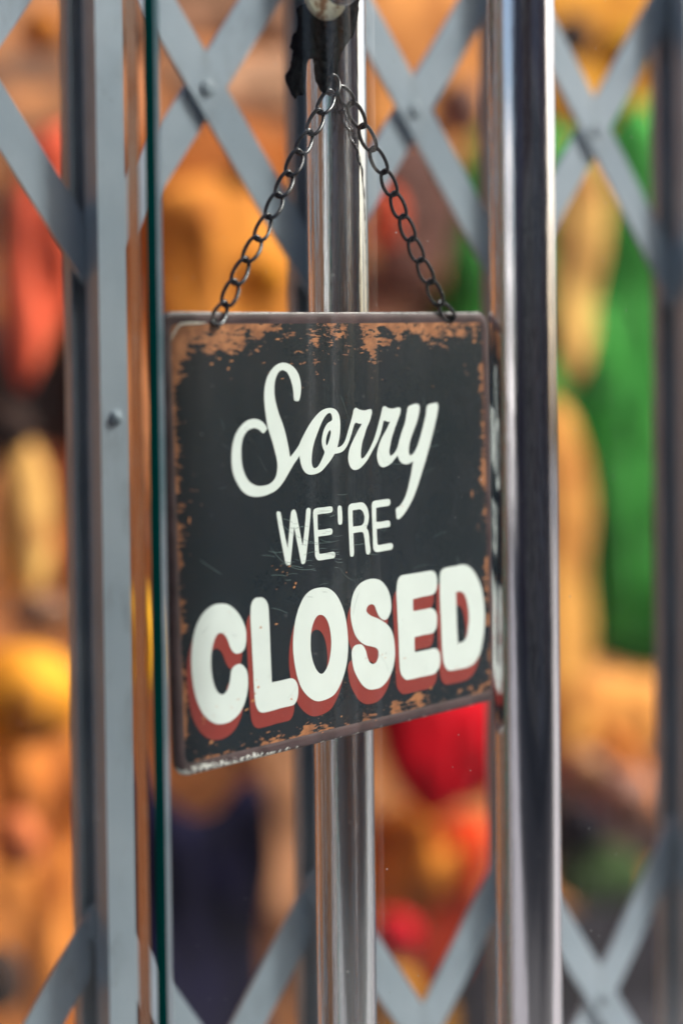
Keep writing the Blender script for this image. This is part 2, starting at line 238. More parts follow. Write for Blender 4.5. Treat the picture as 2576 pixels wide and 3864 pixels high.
# ---------------------------------------------------------------- things in the shop display, behind the gate
DATA = json.loads(r'''[["hanging_scarf","scarf","coral red scarf hanging at the far left beside the grey gate upright","coral",-1.725,0.05,0.5,[[0.876,1.882],[0.915,1.979],[0.962,2.01],[1.008,1.993],[1.013,1.801],[0.988,1.732],[0.94,1.669],[0.901,1.594],[0.875,1.647],[0.858,1.741]],null],["dark_cloth","cloth","dark brown cloth hanging below the coral red scarf","dkbrown",-1.95,0.05,0.4,[[0.91,1.686],[0.966,1.716],[1.005,1.615],[1.046,1.601],[1.089,1.69],[1.165,1.721],[1.17,1.497],[1.077,1.498],[1.02,1.521],[0.962,1.471],[0.906,1.457]],null],["paper_lantern","lantern","tall pale orange lantern seen soft at the left between dark cloth and orange ball","pale",-1.65,0.07,0.15,[[0.9,1.392],[0.894,1.336],[0.88,1.291],[0.861,1.267],[0.841,1.268],[0.823,1.294],[0.811,1.339],[0.808,1.395],[0.813,1.45],[0.827,1.494],[0.845,1.519],[0.866,1.519],[0.884,1.494],[0.896,1.448]],null],["paper_lantern","lantern","narrow red orange lantern tucked behind the tall pale one","redor",-1.95,0.06,0.15,[[1.123,1.405],[1.117,1.357],[1.102,1.319],[1.081,1.298],[1.058,1.299],[1.038,1.321],[1.024,1.36],[1.02,1.408],[1.026,1.455],[1.041,1.493],[1.062,1.514],[1.085,1.514],[1.105,1.492],[1.119,1.453]],null],["decor_ball","ball","large golden orange ball low at the left edge of the shop display","gold",-1.65,0.1,0.0,[[0.935,1.122],[0.925,1.086],[0.898,1.059],[0.86,1.047],[0.819,1.051],[0.783,1.07],[0.759,1.1],[0.75,1.136],[0.76,1.171],[0.785,1.198],[0.822,1.211],[0.863,1.209],[0.901,1.19],[0.926,1.159]],null],["decor_ball","ball","small golden ball showing between the gate upright and the green glass edge","yellow",-1.725,0.06,0.0,[[1.142,1.192],[1.137,1.155],[1.127,1.126],[1.113,1.111],[1.098,1.112],[1.084,1.129],[1.075,1.159],[1.073,1.196],[1.077,1.232],[1.087,1.261],[1.101,1.277],[1.116,1.276],[1.13,1.259],[1.139,1.229]],null],["draped_cloth","cloth","broad orange cloth draped down the lower left behind the gate","orange",-2.175,0.08,0.7,[[0.954,1.166],[1.08,1.096],[1.184,1.025],[1.311,1.047],[1.345,0.8],[1.327,0.314],[1.117,0.274],[0.938,0.31]],null],["woven_basket","basket","tan woven basket seen soft between the crossed bars above the sign","tan",-1.8,0.12,0.3,[[1.173,1.907],[1.241,1.947],[1.347,1.969],[1.437,1.952],[1.491,1.858],[1.488,1.66],[1.431,1.599],[1.219,1.598],[1.169,1.698]],null],["hanging_cloth","cloth","deep orange cloth behind the rivet of the leftmost crossed bars","dporange",-2.1,0.05,0.4,[[1.321,2.055],[1.396,2.084],[1.51,2.118],[1.628,2.103],[1.729,2.069],[1.707,1.968],[1.507,1.916],[1.318,1.89]],null],["folded_cloth","cloth","brown folded cloth along the top between the leftmost gate uprights","brown",-2.025,0.05,0.4,[[1.263,2.339],[1.72,2.395],[1.718,2.272],[1.559,2.24],[1.37,2.236],[1.261,2.194]],null],["folded_cloth","cloth","pale tan folded cloth beneath the brown one at the top","paletan",-1.95,0.05,0.3,[[1.304,2.187],[1.413,2.19],[1.545,2.219],[1.663,2.222],[1.661,2.122],[1.505,2.098],[1.321,2.098]],null],["navy_garment","garment","very dark navy garment hanging below the lower left corner of the sign","navy",-1.725,0.07,0.35,[[1.055,1.008],[1.16,0.919],[1.228,0.897],[1.298,0.948],[1.342,0.914],[1.354,0.816],[1.329,0.679],[1.336,0.567],[1.352,0.43],[1.324,0.346],[1.02,0.407],[1.043,0.686]],null],["hanging_cloth","cloth","tan cloth strip hanging right of the navy garment","tan2",-2.025,0.05,0.4,[[1.501,1.029],[1.638,1.001],[1.677,0.865],[1.654,0.661],[1.612,0.584],[1.533,0.62],[1.527,0.84]],null],["garment","garment","peach coloured garment across the top behind the second crossed bars","peach",-2.025,0.06,0.35,[[1.782,2.402],[2.154,2.448],[2.149,2.047],[2.012,2.012],[1.948,2.093],[1.84,2.085],[1.777,2.039]],null],["doll_head","doll","mauve brown round form behind the right chain","mauve",-1.875,0.08,0.1,[[1.744,2.052],[1.827,2.074],[1.889,2.038],[1.899,1.957],[1.855,1.832],[1.802,1.782],[1.73,1.795],[1.691,1.873],[1.693,1.984]],null],["garment","garment","dusty pink garment just above the sign beside the green dress","pinktan",-1.95,0.06,0.3,[[1.697,1.848],[1.799,1.819],[1.905,1.831],[1.925,1.724],[1.902,1.606],[1.694,1.605]],null],["green_dress","dress","bright green dress hanging behind the gate on the right","green",-1.875,0.1,1.0,[[1.932,2.074],[2.042,2.132],[2.166,2.117],[2.247,2.097],[2.343,2.183],[2.416,2.18],[2.489,2.036],[2.485,1.608],[2.456,1.251],[2.442,1.055],[2.367,1.043],[2.283,1.066],[2.224,1.105],[2.169,1.435],[2.122,1.308],[1.89,1.316],[1.83,1.522],[1.843,1.718],[1.877,1.882]],null],["red_bag","bag","glossy crimson red bag hanging under the right side of the sign","crimson",-1.575,0.1,0.25,[[1.461,1.116],[1.592,1.121],[1.728,1.127],[1.767,1.048],[1.755,0.942],[1.695,0.895],[1.636,0.886],[1.579,0.87],[1.523,0.913],[1.478,0.984]],null],["decor_ball","ball","amber orange ball below the crimson bag","amber",-1.725,0.09,0.0,[[1.754,0.743],[1.743,0.693],[1.714,0.656],[1.674,0.639],[1.63,0.646],[1.591,0.674],[1.565,0.717],[1.557,0.768],[1.567,0.817],[1.594,0.854],[1.633,0.872],[1.677,0.867],[1.717,0.84],[1.744,0.796]],null],["hanging_scarf","scarf","vivid red orange scarf twisting down beside the amber ball","vivid",-1.65,0.05,0.6,[[1.649,0.837],[1.708,0.853],[1.768,0.831],[1.757,0.739],[1.725,0.642],[1.694,0.569],[1.635,0.54],[1.597,0.592],[1.627,0.672],[1.647,0.753]],null],["folded_cloth","cloth","mustard yellow cloth low in the V of the second crossed bars","mustard",-1.8,0.05,0.2,[[1.625,0.536],[1.705,0.547],[1.776,0.511],[1.806,0.425],[1.743,0.323],[1.642,0.343]],null],["garment","garment","bright orange garment across the top right behind the third crossed bars","brorange",-2.1,0.06,0.35,[[2.303,2.479],[2.777,2.537],[2.774,2.193],[2.561,2.139],[2.485,2.189],[2.384,2.162],[2.299,2.192]],null],["doll_head","doll","small dark brown round form at the top right beside the chrome handle","dkbrown",-1.725,0.05,0.1,[[2.108,2.269],[2.103,2.25],[2.088,2.233],[2.066,2.223],[2.043,2.221],[2.022,2.227],[2.007,2.24],[2.002,2.258],[2.008,2.276],[2.022,2.292],[2.044,2.303],[2.067,2.305],[2.088,2.3],[2.103,2.286]],null],["hanging_scarf","scarf","pale orange scarf end tapering down in front of the green dress","pale",-1.5,0.05,0.3,[[1.817,1.982],[1.873,2.024],[1.924,1.952],[1.918,1.853],[1.891,1.76],[1.88,1.669],[1.853,1.608],[1.818,1.616],[1.799,1.743]],null],["hanging_scarf","scarf","long straight orange scarf hanging just right of the chrome handle","ltorange",-1.575,0.05,0.3,[[1.834,1.534],[1.886,1.573],[1.927,1.51],[1.945,1.401],[1.929,1.246],[1.944,1.127],[1.932,1.018],[1.827,1.02]],null],["folded_cloth","cloth","peach folded cloth on the display under the green dress","ltorange",-1.725,0.07,0.25,[[1.962,1.067],[2.14,1.062],[2.279,1.035],[2.29,0.966],[2.254,0.901],[2.059,0.928],[1.96,0.921]],null],["hanging_strap","strap","orange strap slanting down over the dark cloth at lower right","orange",-1.65,0.04,0.1,[[2.045,0.97],[2.101,0.956],[2.179,0.867],[2.202,0.806],[2.144,0.796],[2.088,0.876]],null],["dark_cloth","cloth","dark mauve cloth heaped at lower right behind the gate","dkmauve",-1.95,0.08,0.5,[[2.162,0.912],[2.267,0.867],[2.477,0.883],[2.606,0.853],[2.604,0.63],[2.35,0.643],[2.159,0.684]],null],["decor_ball","ball","dull brown ball in the heap at lower right","dullbrown",-1.65,0.06,0.0,[[2.152,0.836],[2.145,0.811],[2.125,0.793],[2.097,0.785],[2.066,0.788],[2.039,0.803],[2.02,0.825],[2.014,0.851],[2.021,0.876],[2.04,0.894],[2.068,0.903],[2.099,0.9],[2.126,0.885],[2.146,0.863]],null],["green_cushion","cushion","dark green cushion low at the right above the black floor","dkgreen",-1.725,0.08,0.15,[[2.228,0.666],[2.215,0.64],[2.179,0.623],[2.129,0.618],[2.073,0.626],[2.024,0.644],[1.991,0.67],[1.98,0.698],[1.992,0.724],[2.025,0.741],[2.075,0.747],[2.13,0.74],[2.18,0.722],[2.216,0.696]],null],["dark_cloth","cloth","black cloth below the red orange scarf at the foot of the display","black",-1.95,0.07,0.4,[[1.931,0.525],[2.009,0.6],[2.228,0.561],[2.629,0.533],[2.624,0.027],[1.926,0.168]],null],["glass_bauble","bauble","amber glass bauble high at the left above the coral scarf","amber",-1.5,0.05,0,[[0.847,2.11],[0.843,2.096],[0.834,2.084],[0.821,2.077],[0.807,2.075],[0.794,2.08],[0.786,2.09],[0.783,2.103],[0.786,2.117],[0.795,2.129],[0.808,2.136],[0.822,2.138],[0.835,2.133],[0.844,2.123]],null],["glass_bauble","bauble","dark bauble between the two pale lanterns at the left edge","dkbrown",-1.5,0.05,0,[[0.787,1.533],[0.782,1.517],[0.772,1.504],[0.756,1.497],[0.739,1.497],[0.724,1.505],[0.714,1.518],[0.71,1.534],[0.714,1.55],[0.725,1.563],[0.74,1.57],[0.757,1.57],[0.773,1.563],[0.783,1.55]],null],["glass_bauble","bauble","brown bauble above the golden ball at the left edge","brown",-1.5,0.05,0,[[0.839,1.267],[0.834,1.255],[0.822,1.245],[0.805,1.241],[0.786,1.242],[0.769,1.248],[0.758,1.259],[0.754,1.271],[0.758,1.283],[0.77,1.293],[0.787,1.297],[0.806,1.296],[0.823,1.29],[0.835,1.279]],null],["glass_bauble","bauble","small red orange bauble low at the left between the grey bars","redor",-1.5,0.05,0,[[0.79,0.938],[0.786,0.919],[0.776,0.905],[0.762,0.898],[0.746,0.9],[0.732,0.91],[0.723,0.926],[0.72,0.946],[0.724,0.964],[0.734,0.979],[0.748,0.985],[0.763,0.984],[0.777,0.974],[0.787,0.957]],null],["glass_bauble","bauble","dark bauble at the foot of the draped orange cloth","dkbrown",-1.5,0.05,0,[[0.758,0.739],[0.754,0.718],[0.742,0.702],[0.725,0.695],[0.706,0.699],[0.69,0.711],[0.679,0.73],[0.675,0.752],[0.68,0.773],[0.691,0.789],[0.708,0.796],[0.726,0.793],[0.743,0.781],[0.754,0.762]],null],["glass_bauble","bauble","dark brown bauble just above the tan basket","dkbrown",-1.5,0.05,0,[[1.193,1.922],[1.19,1.913],[1.181,1.906],[1.169,1.901],[1.155,1.9],[1.143,1.903],[1.135,1.91],[1.132,1.918],[1.135,1.927],[1.144,1.935],[1.156,1.939],[1.17,1.94],[1.182,1.937],[1.19,1.931]],null],["glass_bauble","bauble","golden bauble in the lower right corner of the tan basket","gold",-1.5,0.05,0,[[1.238,1.766],[1.234,1.748],[1.223,1.734],[1.208,1.726],[1.192,1.725],[1.177,1.732],[1.167,1.746],[1.164,1.763],[1.168,1.781],[1.178,1.795],[1.193,1.804],[1.209,1.805],[1.224,1.797],[1.234,1.784]],null],["glass_bauble","bauble","dusky bauble at the top between the second crossed bars","dullbrown",-1.5,0.05,0,[[1.637,2.064],[1.633,2.042],[1.622,2.023],[1.607,2.012],[1.59,2.011],[1.575,2.02],[1.565,2.036],[1.562,2.058],[1.566,2.08],[1.576,2.098],[1.592,2.109],[1.608,2.111],[1.623,2.102],[1.634,2.086]],null],["glass_bauble","bauble","small ruddy bauble beside the inner chrome handle","coral",-1.5,0.05,0,[[1.467,1.874],[1.464,1.85],[1.455,1.832],[1.443,1.821],[1.429,1.82],[1.417,1.83],[1.409,1.848],[1.407,1.87],[1.41,1.893],[1.419,1.912],[1.431,1.923],[1.444,1.924],[1.456,1.914],[1.465,1.896]],null],["glass_bauble","bauble","yellow bauble at the top right by the third crossed bars","yellow",-1.5,0.05,0,[[2.038,2.19],[2.032,2.166],[2.016,2.146],[1.992,2.134],[1.966,2.131],[1.943,2.139],[1.927,2.156],[1.922,2.179],[1.928,2.202],[1.944,2.223],[1.967,2.235],[1.993,2.238],[2.017,2.23],[2.033,2.213]],null],["glass_bauble","bauble","dark bauble low right above the green cushion","black",-1.5,0.05,0,[[1.901,0.828],[1.896,0.81],[1.881,0.797],[1.861,0.792],[1.838,0.795],[1.817,0.805],[1.803,0.821],[1.798,0.84],[1.804,0.857],[1.818,0.87],[1.839,0.876],[1.861,0.874],[1.882,0.863],[1.896,0.847]],null],["glass_bauble","bauble","tan bauble under the slanting orange strap","tan2",-1.5,0.05,0,[[1.892,0.937],[1.888,0.922],[1.876,0.911],[1.86,0.906],[1.841,0.908],[1.825,0.917],[1.814,0.93],[1.81,0.945],[1.814,0.959],[1.826,0.97],[1.842,0.975],[1.86,0.973],[1.877,0.965],[1.888,0.952]],null],["glass_bauble","bauble","dark red bauble right of the amber ball under the sign","crimson",-1.5,0.05,0,[[1.479,0.697],[1.475,0.679],[1.463,0.666],[1.447,0.66],[1.429,0.663],[1.413,0.673],[1.402,0.69],[1.398,0.709],[1.402,0.727],[1.414,0.74],[1.43,0.746],[1.448,0.743],[1.464,0.733],[1.475,0.716]],null]]''')
def pillow(pts, depth, fold, seed):
    """a closed soft body whose outline is pts (s,z), thick in the middle, with hanging folds"""
    n = len(pts); cs = sum(p[0] for p in pts)/n; cz = sum(p[1] for p in pts)/n
    P = []
    for i in range(n):       # smooth the outline
        a, b, c, d = (Vector(pts[(i+j-1) % n]) for j in range(4))
        for t in (0, .25, .5, .75):
            P.append(.5*((2*b)+(c-a)*t+(2*a-5*b+4*c-d)*t*t+(3*b-a-3*c+d)*t*t*t))
    m = len(P); bm = bmesh.new(); R = 9; rings = {}
    off = Vector((seed*3.1, seed*1.7, 0))
    for side in (1, -1):
        prev = None
        for j in range(R+1):
            f = j/R; ring = []
            for i in range(m):
                if f == 0: break
                if f == 1 and side == -1: ring.append(rings[1][i]); continue
                x = (P[i][0]-cs)*f; z = (P[i][1]-cz)*f
                y = depth*math.sqrt(max(0, 1-f*f))
                if side == 1: y += fold*depth*(math.sin(x*70+noise.noise(Vector((x*6, z*3, seed)))*5)*.5+noise.noise(Vector((x*16, z*9, seed)))*.9)*math.sqrt(max(0, 1-f*f))
                ring.append(bm.verts.new((x, side*y, z)))
            if f == 0:
                cv = bm.verts.new((0, side*depth, 0)); prev = None; continue
            if prev is None:
                for i in range(m): bm.faces.new((cv, ring[i], ring[(i+1) % m]))
            else:
                for i in range(m): bm.faces.new((prev[i], ring[i], ring[(i+1) % m], prev[(i+1) % m]))
            prev = ring
            if f == 1 and side == 1: rings[1] = ring
    return tomesh(bm, smooth=True), cs, cz
def ball(pts):
    cs = sum(p[0] for p in pts)/len(pts); cz = sum(p[1] for p in pts)/len(pts)
    rz = (max(p[1] for p in pts)-min(p[1] for p in pts))/2; rs = (max(p[0] for p in pts)-min(p[0] for p in pts))/2
    bm = bmesh.new(); seg = 48; prof = [(max(0, math.sin(math.pi*i/16))*1.0, -math.cos(math.pi*i/16)) for i in range(17)]
    prof[0] = (0, -1); prof[-1] = (0, 1)
    lathe(bm, prof, (0, 0, 1), (0, 0, 0), seg)
    for v in bm.verts:
        a = math.atan2(v.co.y, v.co.x); g = 1+.035*math.cos(a*10)
        v.co.x *= rs*g; v.co.y *= rs*g; v.co.z *= rz*(1-.06*math.exp(-(v.co.x**2+v.co.y**2)/(rs*rs)*6))
    return tomesh(bm, smooth=True), cs, cz
for i, (name, cat, label, col, N, dep, fold, pts, grp) in enumerate(DATA):
    me, cs, cz = (ball(pts) if name in ('decor_ball', 'glass_bauble') and cat in ('ball', 'bauble') else pillow(pts, dep*.55, fold, i))
    tag(link(name, me, MAT[col], world=frame(W(cs, N, cz))), label, cat)

# ---------------------------------------------------------------- folding gate
gate = empty('folding_gate', FR); tag(gate, 'pale grey folding lattice security gate behind the glass door', 'gate')
BAY = .1815; S0 = .0295
def channel(s0, s1, n0, n1, z0, z1, open_front):
    """U section: web and two flanges, 1.6 mm sheet, rounded bends"""
    t = .0016; wn0, wn1 = (n0, n0+t) if open_front else (n1-t, n1)
    if open_front: prof = [(s0, n1), (s0, n0), (s1, n0), (s1, n1), (s1-t, n1), (s1-t, n0+t), (s0+t, n0+t), (s0+t, n1)]
    else: prof = [(s0, n0), (s0, n1), (s1, n1), (s1, n0), (s1-t, n0), (s1-t, n1-t), (s0+t, n1-t), (s0+t, n0)]
    bm = bmesh.new(); a = [bm.verts.new((x, y, z0)) for x, y in prof]; b = [bm.verts.new((x, y, z1)) for x, y in prof]; m = len(prof)
    ve = []
    for i in range(m):
        bm.faces.new((a[i], a[(i+1) % m], b[(i+1) % m], b[i]))
    for q in (a, b):
        for idx in ((0, 1, 6, 7), (1, 2, 5, 6), (2, 3, 4, 5)): bm.faces.new([q[i] for i in idx])
    bm.edges.ensure_lookup_table()
    es = [e for e in bm.edges if abs(e.verts[0].co.z-e.verts[1].co.z) > .1 and len(e.link_faces) == 2 and e.calc_face_angle(0) > .5]
    bmesh.ops.bevel(bm, geom=es, offset=.0007, segments=2, affect='EDGES', profile=.5)
    return tomesh(bm)
dx0 = -.030
cf = channel(.0223-.0295, .0436-.0295, .004, .021, 0, 2.05, False); cf.materials.append(MAT['gate'])
cr = channel(.0155-.0295, .037-.0295, -.014, -.004, 0, 2.05, True); cr.materials.append(MAT['gate'])
bm = bmesh.new(); lathe(bm, [(.0, .0031), (.0022, .0030), (.0038, .0022), (.0046, .0008), (.0050, 0), (.0050, -.001)], (0, 1, 0), (0, 0, 0), 24)
riv_small = tomesh(bm, smooth=True); riv_small.materials.append(MAT['rivet'])
bm = bmesh.new(); lathe(bm, [(0, .0014), (.0040, .0014), (.0052, .0010), (.0056, .0002), (.0057, -.001)], (0, 1, 0), (0, 0, 0), 28)
riv_flat = tomesh(bm, smooth=True); riv_flat.materials.append(MAT['rivet'])
def child(name, me, parent, loc):
    o = bpy.data.objects.new(name, me); COL.objects.link(o); o.parent = parent; o.location = loc; return o
for k_ in range(-2, 6):
    s = S0+BAY*k_
    a = child('front_channel', cf, gate, (s, 0, .05)); child('rear_channel', cr, gate, (s, 0, .05))
    for z in (1.522, .65): child('rivet', riv_small, gate, (s+.004, .0212, z))
def bar(ds, dz, n0, n1, ext=.013, wd=.0132):
    """flat bar with rounded ends from (0,0) to (ds,dz) in the plane of the gate"""
    L = math.hypot(ds, dz); ux, uz = ds/L, dz/L; pr = []
    for c, sg in ((0, -1), (L, 1)):
        for i in range(9):
            t = -math.pi/2+math.pi*i/8; pr.append((c+sg*math.cos(t)*ext, sg*math.sin(t)*wd))
    bm = bmesh.new(); F = [bm.verts.new((ux*a-uz*b, n1, uz*a+ux*b)) for a, b in pr]; B = [bm.verts.new((ux*a-uz*b, n0, uz*a+ux*b)) for a, b in pr]
    bm.faces.new(F); bm.faces.new(B[::-1]); m = len(pr)
    for i in range(m): bm.faces.new((F[i], B[i], B[(i+1) % m], F[(i+1) % m]))
    es = [e for e in bm.edges if e.calc_face_angle(0) > 1.2]
    bmesh.ops.bevel(bm, geom=es, offset=.0005, segments=2, affect='EDGES')
    me = tomesh(bm); me.materials.append(MAT['gate']); return me
HX = .126
bd = bar(BAY, -2*HX, .0004, .0032); bu = bar(BAY, 2*HX, -.0034, -.0006)
for zc in (1.748, 1.060):
    for k_ in range(-2, 5):
        s = S0+BAY*k_
        child('lattice_bar', bd, gate, (s+.0005, 0, zc+HX)); child('lattice_bar', bu, gate, (s+.0005, 0, zc-HX))
        child('rivet', riv_flat, gate, (s+BAY/2+.0005, .0034, zc))

# ---------------------------------------------------------------- glass doors
def pane(parent, s0, s1, n0, n1, z0, z1, arris_left, edge):
    c = .0019
    bm = bmesh.new()
    if arris_left: prof = [(s0, n0), (s0, n1-c), (s0+c, n1), (s1, n1), (s1, n0)]
    else: prof = [(s0, n0), (s0, n1), (s1, n1), (s1, n0)]
    def quad(p, q, z0=z0, z1=z1):
        b = bmesh.new(); v = [b.verts.new((*p, z0)), b.verts.new((*q, z0)), b.verts.new((*q, z1)), b.verts.new((*p, z1))]; b.faces.new(v); return b
    sheets = bmesh.new()
    for n_, flip in ((n0, 0), (n1, 1)):
        a = s0 if (n_ == n0 or not arris_left) else s0+c
        v = [sheets.verts.new((a, n_, z0)), sheets.verts.new((s1, n_, z0)), sheets.verts.new((s1, n_, z1)), sheets.verts.new((a, n_, z1))]
        sheets.faces.new(v if flip == 0 else v[::-1])
    me = bpy.data.meshes.new('pane'); sheets.to_mesh(me); sheets.free()
    link('glass_pane', me, MAT['glass'], parent)
    if arris_left:
        link('polished_edge', boxmesh(s0, s0+.0006, n0+.0001, n1-c, z0, z1), MAT['edge'], parent)
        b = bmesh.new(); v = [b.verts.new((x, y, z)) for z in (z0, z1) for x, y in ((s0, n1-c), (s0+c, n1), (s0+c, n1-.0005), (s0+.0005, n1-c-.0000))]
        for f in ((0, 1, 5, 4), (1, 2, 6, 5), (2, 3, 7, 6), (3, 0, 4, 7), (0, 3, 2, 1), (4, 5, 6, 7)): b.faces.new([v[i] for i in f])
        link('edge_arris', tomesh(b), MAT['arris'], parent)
    else:
        link('polished_edge', boxmesh(s1-.0005, s1, n0+.0004, n1-.0004, z0, z1), edge, parent)
door = empty('glass_door', FR); tag(door, 'frameless glass door leaf with green polished edge and chrome pull handles', 'door')
pane(door, -.0975, .82, .278, .290, .03, 2.3, True, None)
door2 = empty('glass_door', FR); tag(door2, 'clear glass door leaf left of the green edged one, its own edge showing amber', 'door')
pane(door2, -.95, -.1085, .278, .290, .03, 2.3, False, MAT['amber_edge'])
def handle(Nc, label):
    bm = bmesh.new(); cyl(bm, (.083, Nc, .62), (.083, Nc, 1.90), .018, 96); me = tomesh(bm)
    for p in me.polygons: p.use_smooth = True
    me.set_sharp_from_angle(angle=.6)
    h = link('pull_handle', me, MAT['chrome'], door); h['label'] = label
    for z in (.72, 1.80):
        bm = bmesh.new(); a = .290 if Nc > .3 else .278; b = Nc-.012 if Nc > .3 else Nc+.012
        cyl(bm, (.083, a, z), (.083, b, z), .009, 32); me = tomesh(bm)
        for p in me.polygons: p.use_smooth = True
        me.set_sharp_from_angle(angle=.6)
        link('standoff', me, MAT['chrome'], h)
handle(.3688, 'outer chrome tube handle in front of the glass')
handle(.2021, 'inner chrome tube handle behind the sign')

# ---------------------------------------------------------------- suction hook and black cloth
k = NT('aged_cream_rubber'); v = k.obj(); sp_ = k.ramp(k.noise(v, 120, 5, .7), .50, .64)
k.set(col=k.mix(sp_, (.62, .58, .44), (.20, .09, .04)), rough=.4); MAT['cream'] = k.m
k = NT('hook_dark_chrome'); k.set(col=(.35, .34, .36), metal=1., rough=.15); MAT['darkchrome'] = k.m
hook = empty('suction_hook', frame(W(.0215, .2765, 1.752))); tag(hook, 'cream suction cup hook with rust spots at the top edge of the glass', 'hook')
bm = bmesh.new(); lathe(bm, [(0, .0010), (.0128, .0008), (.0142, .0002), (.0145, -.0010), (.0120, -.0035), (.005, -.0065), (0, -.007)], (0, 1, 0), (0, 0, 0), 48)
link('cup', tomesh(bm, smooth=True), MAT['cream'], hook)
bm = bmesh.new(); lathe(bm, [(0, .0012), (.0150, .0010), (.0158, .0004), (.0158, -.0005)], (0, 1, 0), (.0085, .0, .0098), 48)
link('cup_collar', tomesh(bm, smooth=True), MAT['darkchrome'], hook)
k = NT('black_felt'); v = k.obj(); f = k.ramp(k.noise(v, 260, 4, .7), .35, .75)
k.set(col=k.mix(f, (.002, .0025, .003), (.016, .019, .021)), rough=.95, spec=.08); k.bump(k.noise(v, 700, 4, .7), .8, .002); MAT['felt'] = k.m
CL = []
def cloth_strip(pts, n0, depth, seed):
    me, cs, cz = pillow(pts, depth, .9, seed); 
    return me, cs, cz
tie = empty('black_cloth_tie', frame(W(.035, .255, 1.725))); tag(tie, 'black felt cloth knotted under the cream suction hook holding the chains', 'cloth tie')
def felt(name, pts, N, depth, seed):
    me, cs, cz = pillow(pts, depth, .8, seed)
    for v in me.vertices:
        q = noise.noise(Vector((v.co.x*300, v.co.z*300, seed)))*.0007; v.co.x += q; v.co.z += noise.noise(Vector((v.co.z*280, v.co.x*300, seed+5)))*.0007
        v.co.y += noise.noise(v.co*420+Vector((seed, 0, 0)))*.0012
    o = link(name, me, MAT['felt'], tie); o.parent = None; o.matrix_world = frame(W(cs, N, cz)); o.parent = tie
    o.matrix_parent_inverse = tie.matrix_world.inverted(); return o
felt('band', [(.0405, 1.760), (.0566, 1.760), (.0566, 1.7571), (.0562, 1.7494), (.0546, 1.7431), (.0521, 1.7347), (.0484, 1.7300), (.0448, 1.7253), (.0423, 1.7208), (.0405, 1.7163), (.0385, 1.7120), (.0350, 1.7180), (.0330, 1.7260), (.0340, 1.7330), (.0370, 1.7400), (.0390, 1.7500)], .2600, .0025, 3)
felt('band', [(.0195, 1.760), (.0420, 1.760), (.0420, 1.7400), (.0370, 1.7290), (.0340, 1.7200), (.0300, 1.7180), (.0258, 1.7210), (.0235, 1.7300), (.0200, 1.7400), (.0185, 1.7500)], .2610, .0022, 8)
felt('fold', [(.0150, 1.7480), (.0340, 1.7500), (.0400, 1.7380), (.0390, 1.7250), (.0350, 1.7140), (.0300, 1.7130), (.0270, 1.7180), (.0230, 1.7190), (.0170, 1.7200), (.0120, 1.7260), (.0140, 1.7360)], .2600, .0018, 12)
felt('knot', [(.0280, 1.7220), (.0400, 1.7240), (.0420, 1.7170), (.0400, 1.7110), (.0385, 1.7060), (.0355, 1.7020), (.0330, 1.7015), (.0310, 1.7055), (.0292, 1.7072), (.0283, 1.7120)], .2560, .0035, 5)
felt('loose_end', [(.0200, 1.7440), (.0179, 1.7353), (.0132, 1.7329), (.0102, 1.7289), (.0097, 1.7250), (.0112, 1.7215), (.0106, 1.7172), (.0085, 1.7110), (.0059, 1.7069), (.0092, 1.7000), (.0126, 1.6956), (.0150, 1.6978), (.0186, 1.6992), (.0191, 1.7060), (.0215, 1.7173), (.0250, 1.7215), (.0290, 1.7330), (.0290, 1.7430)], .2585, .0014, 9)

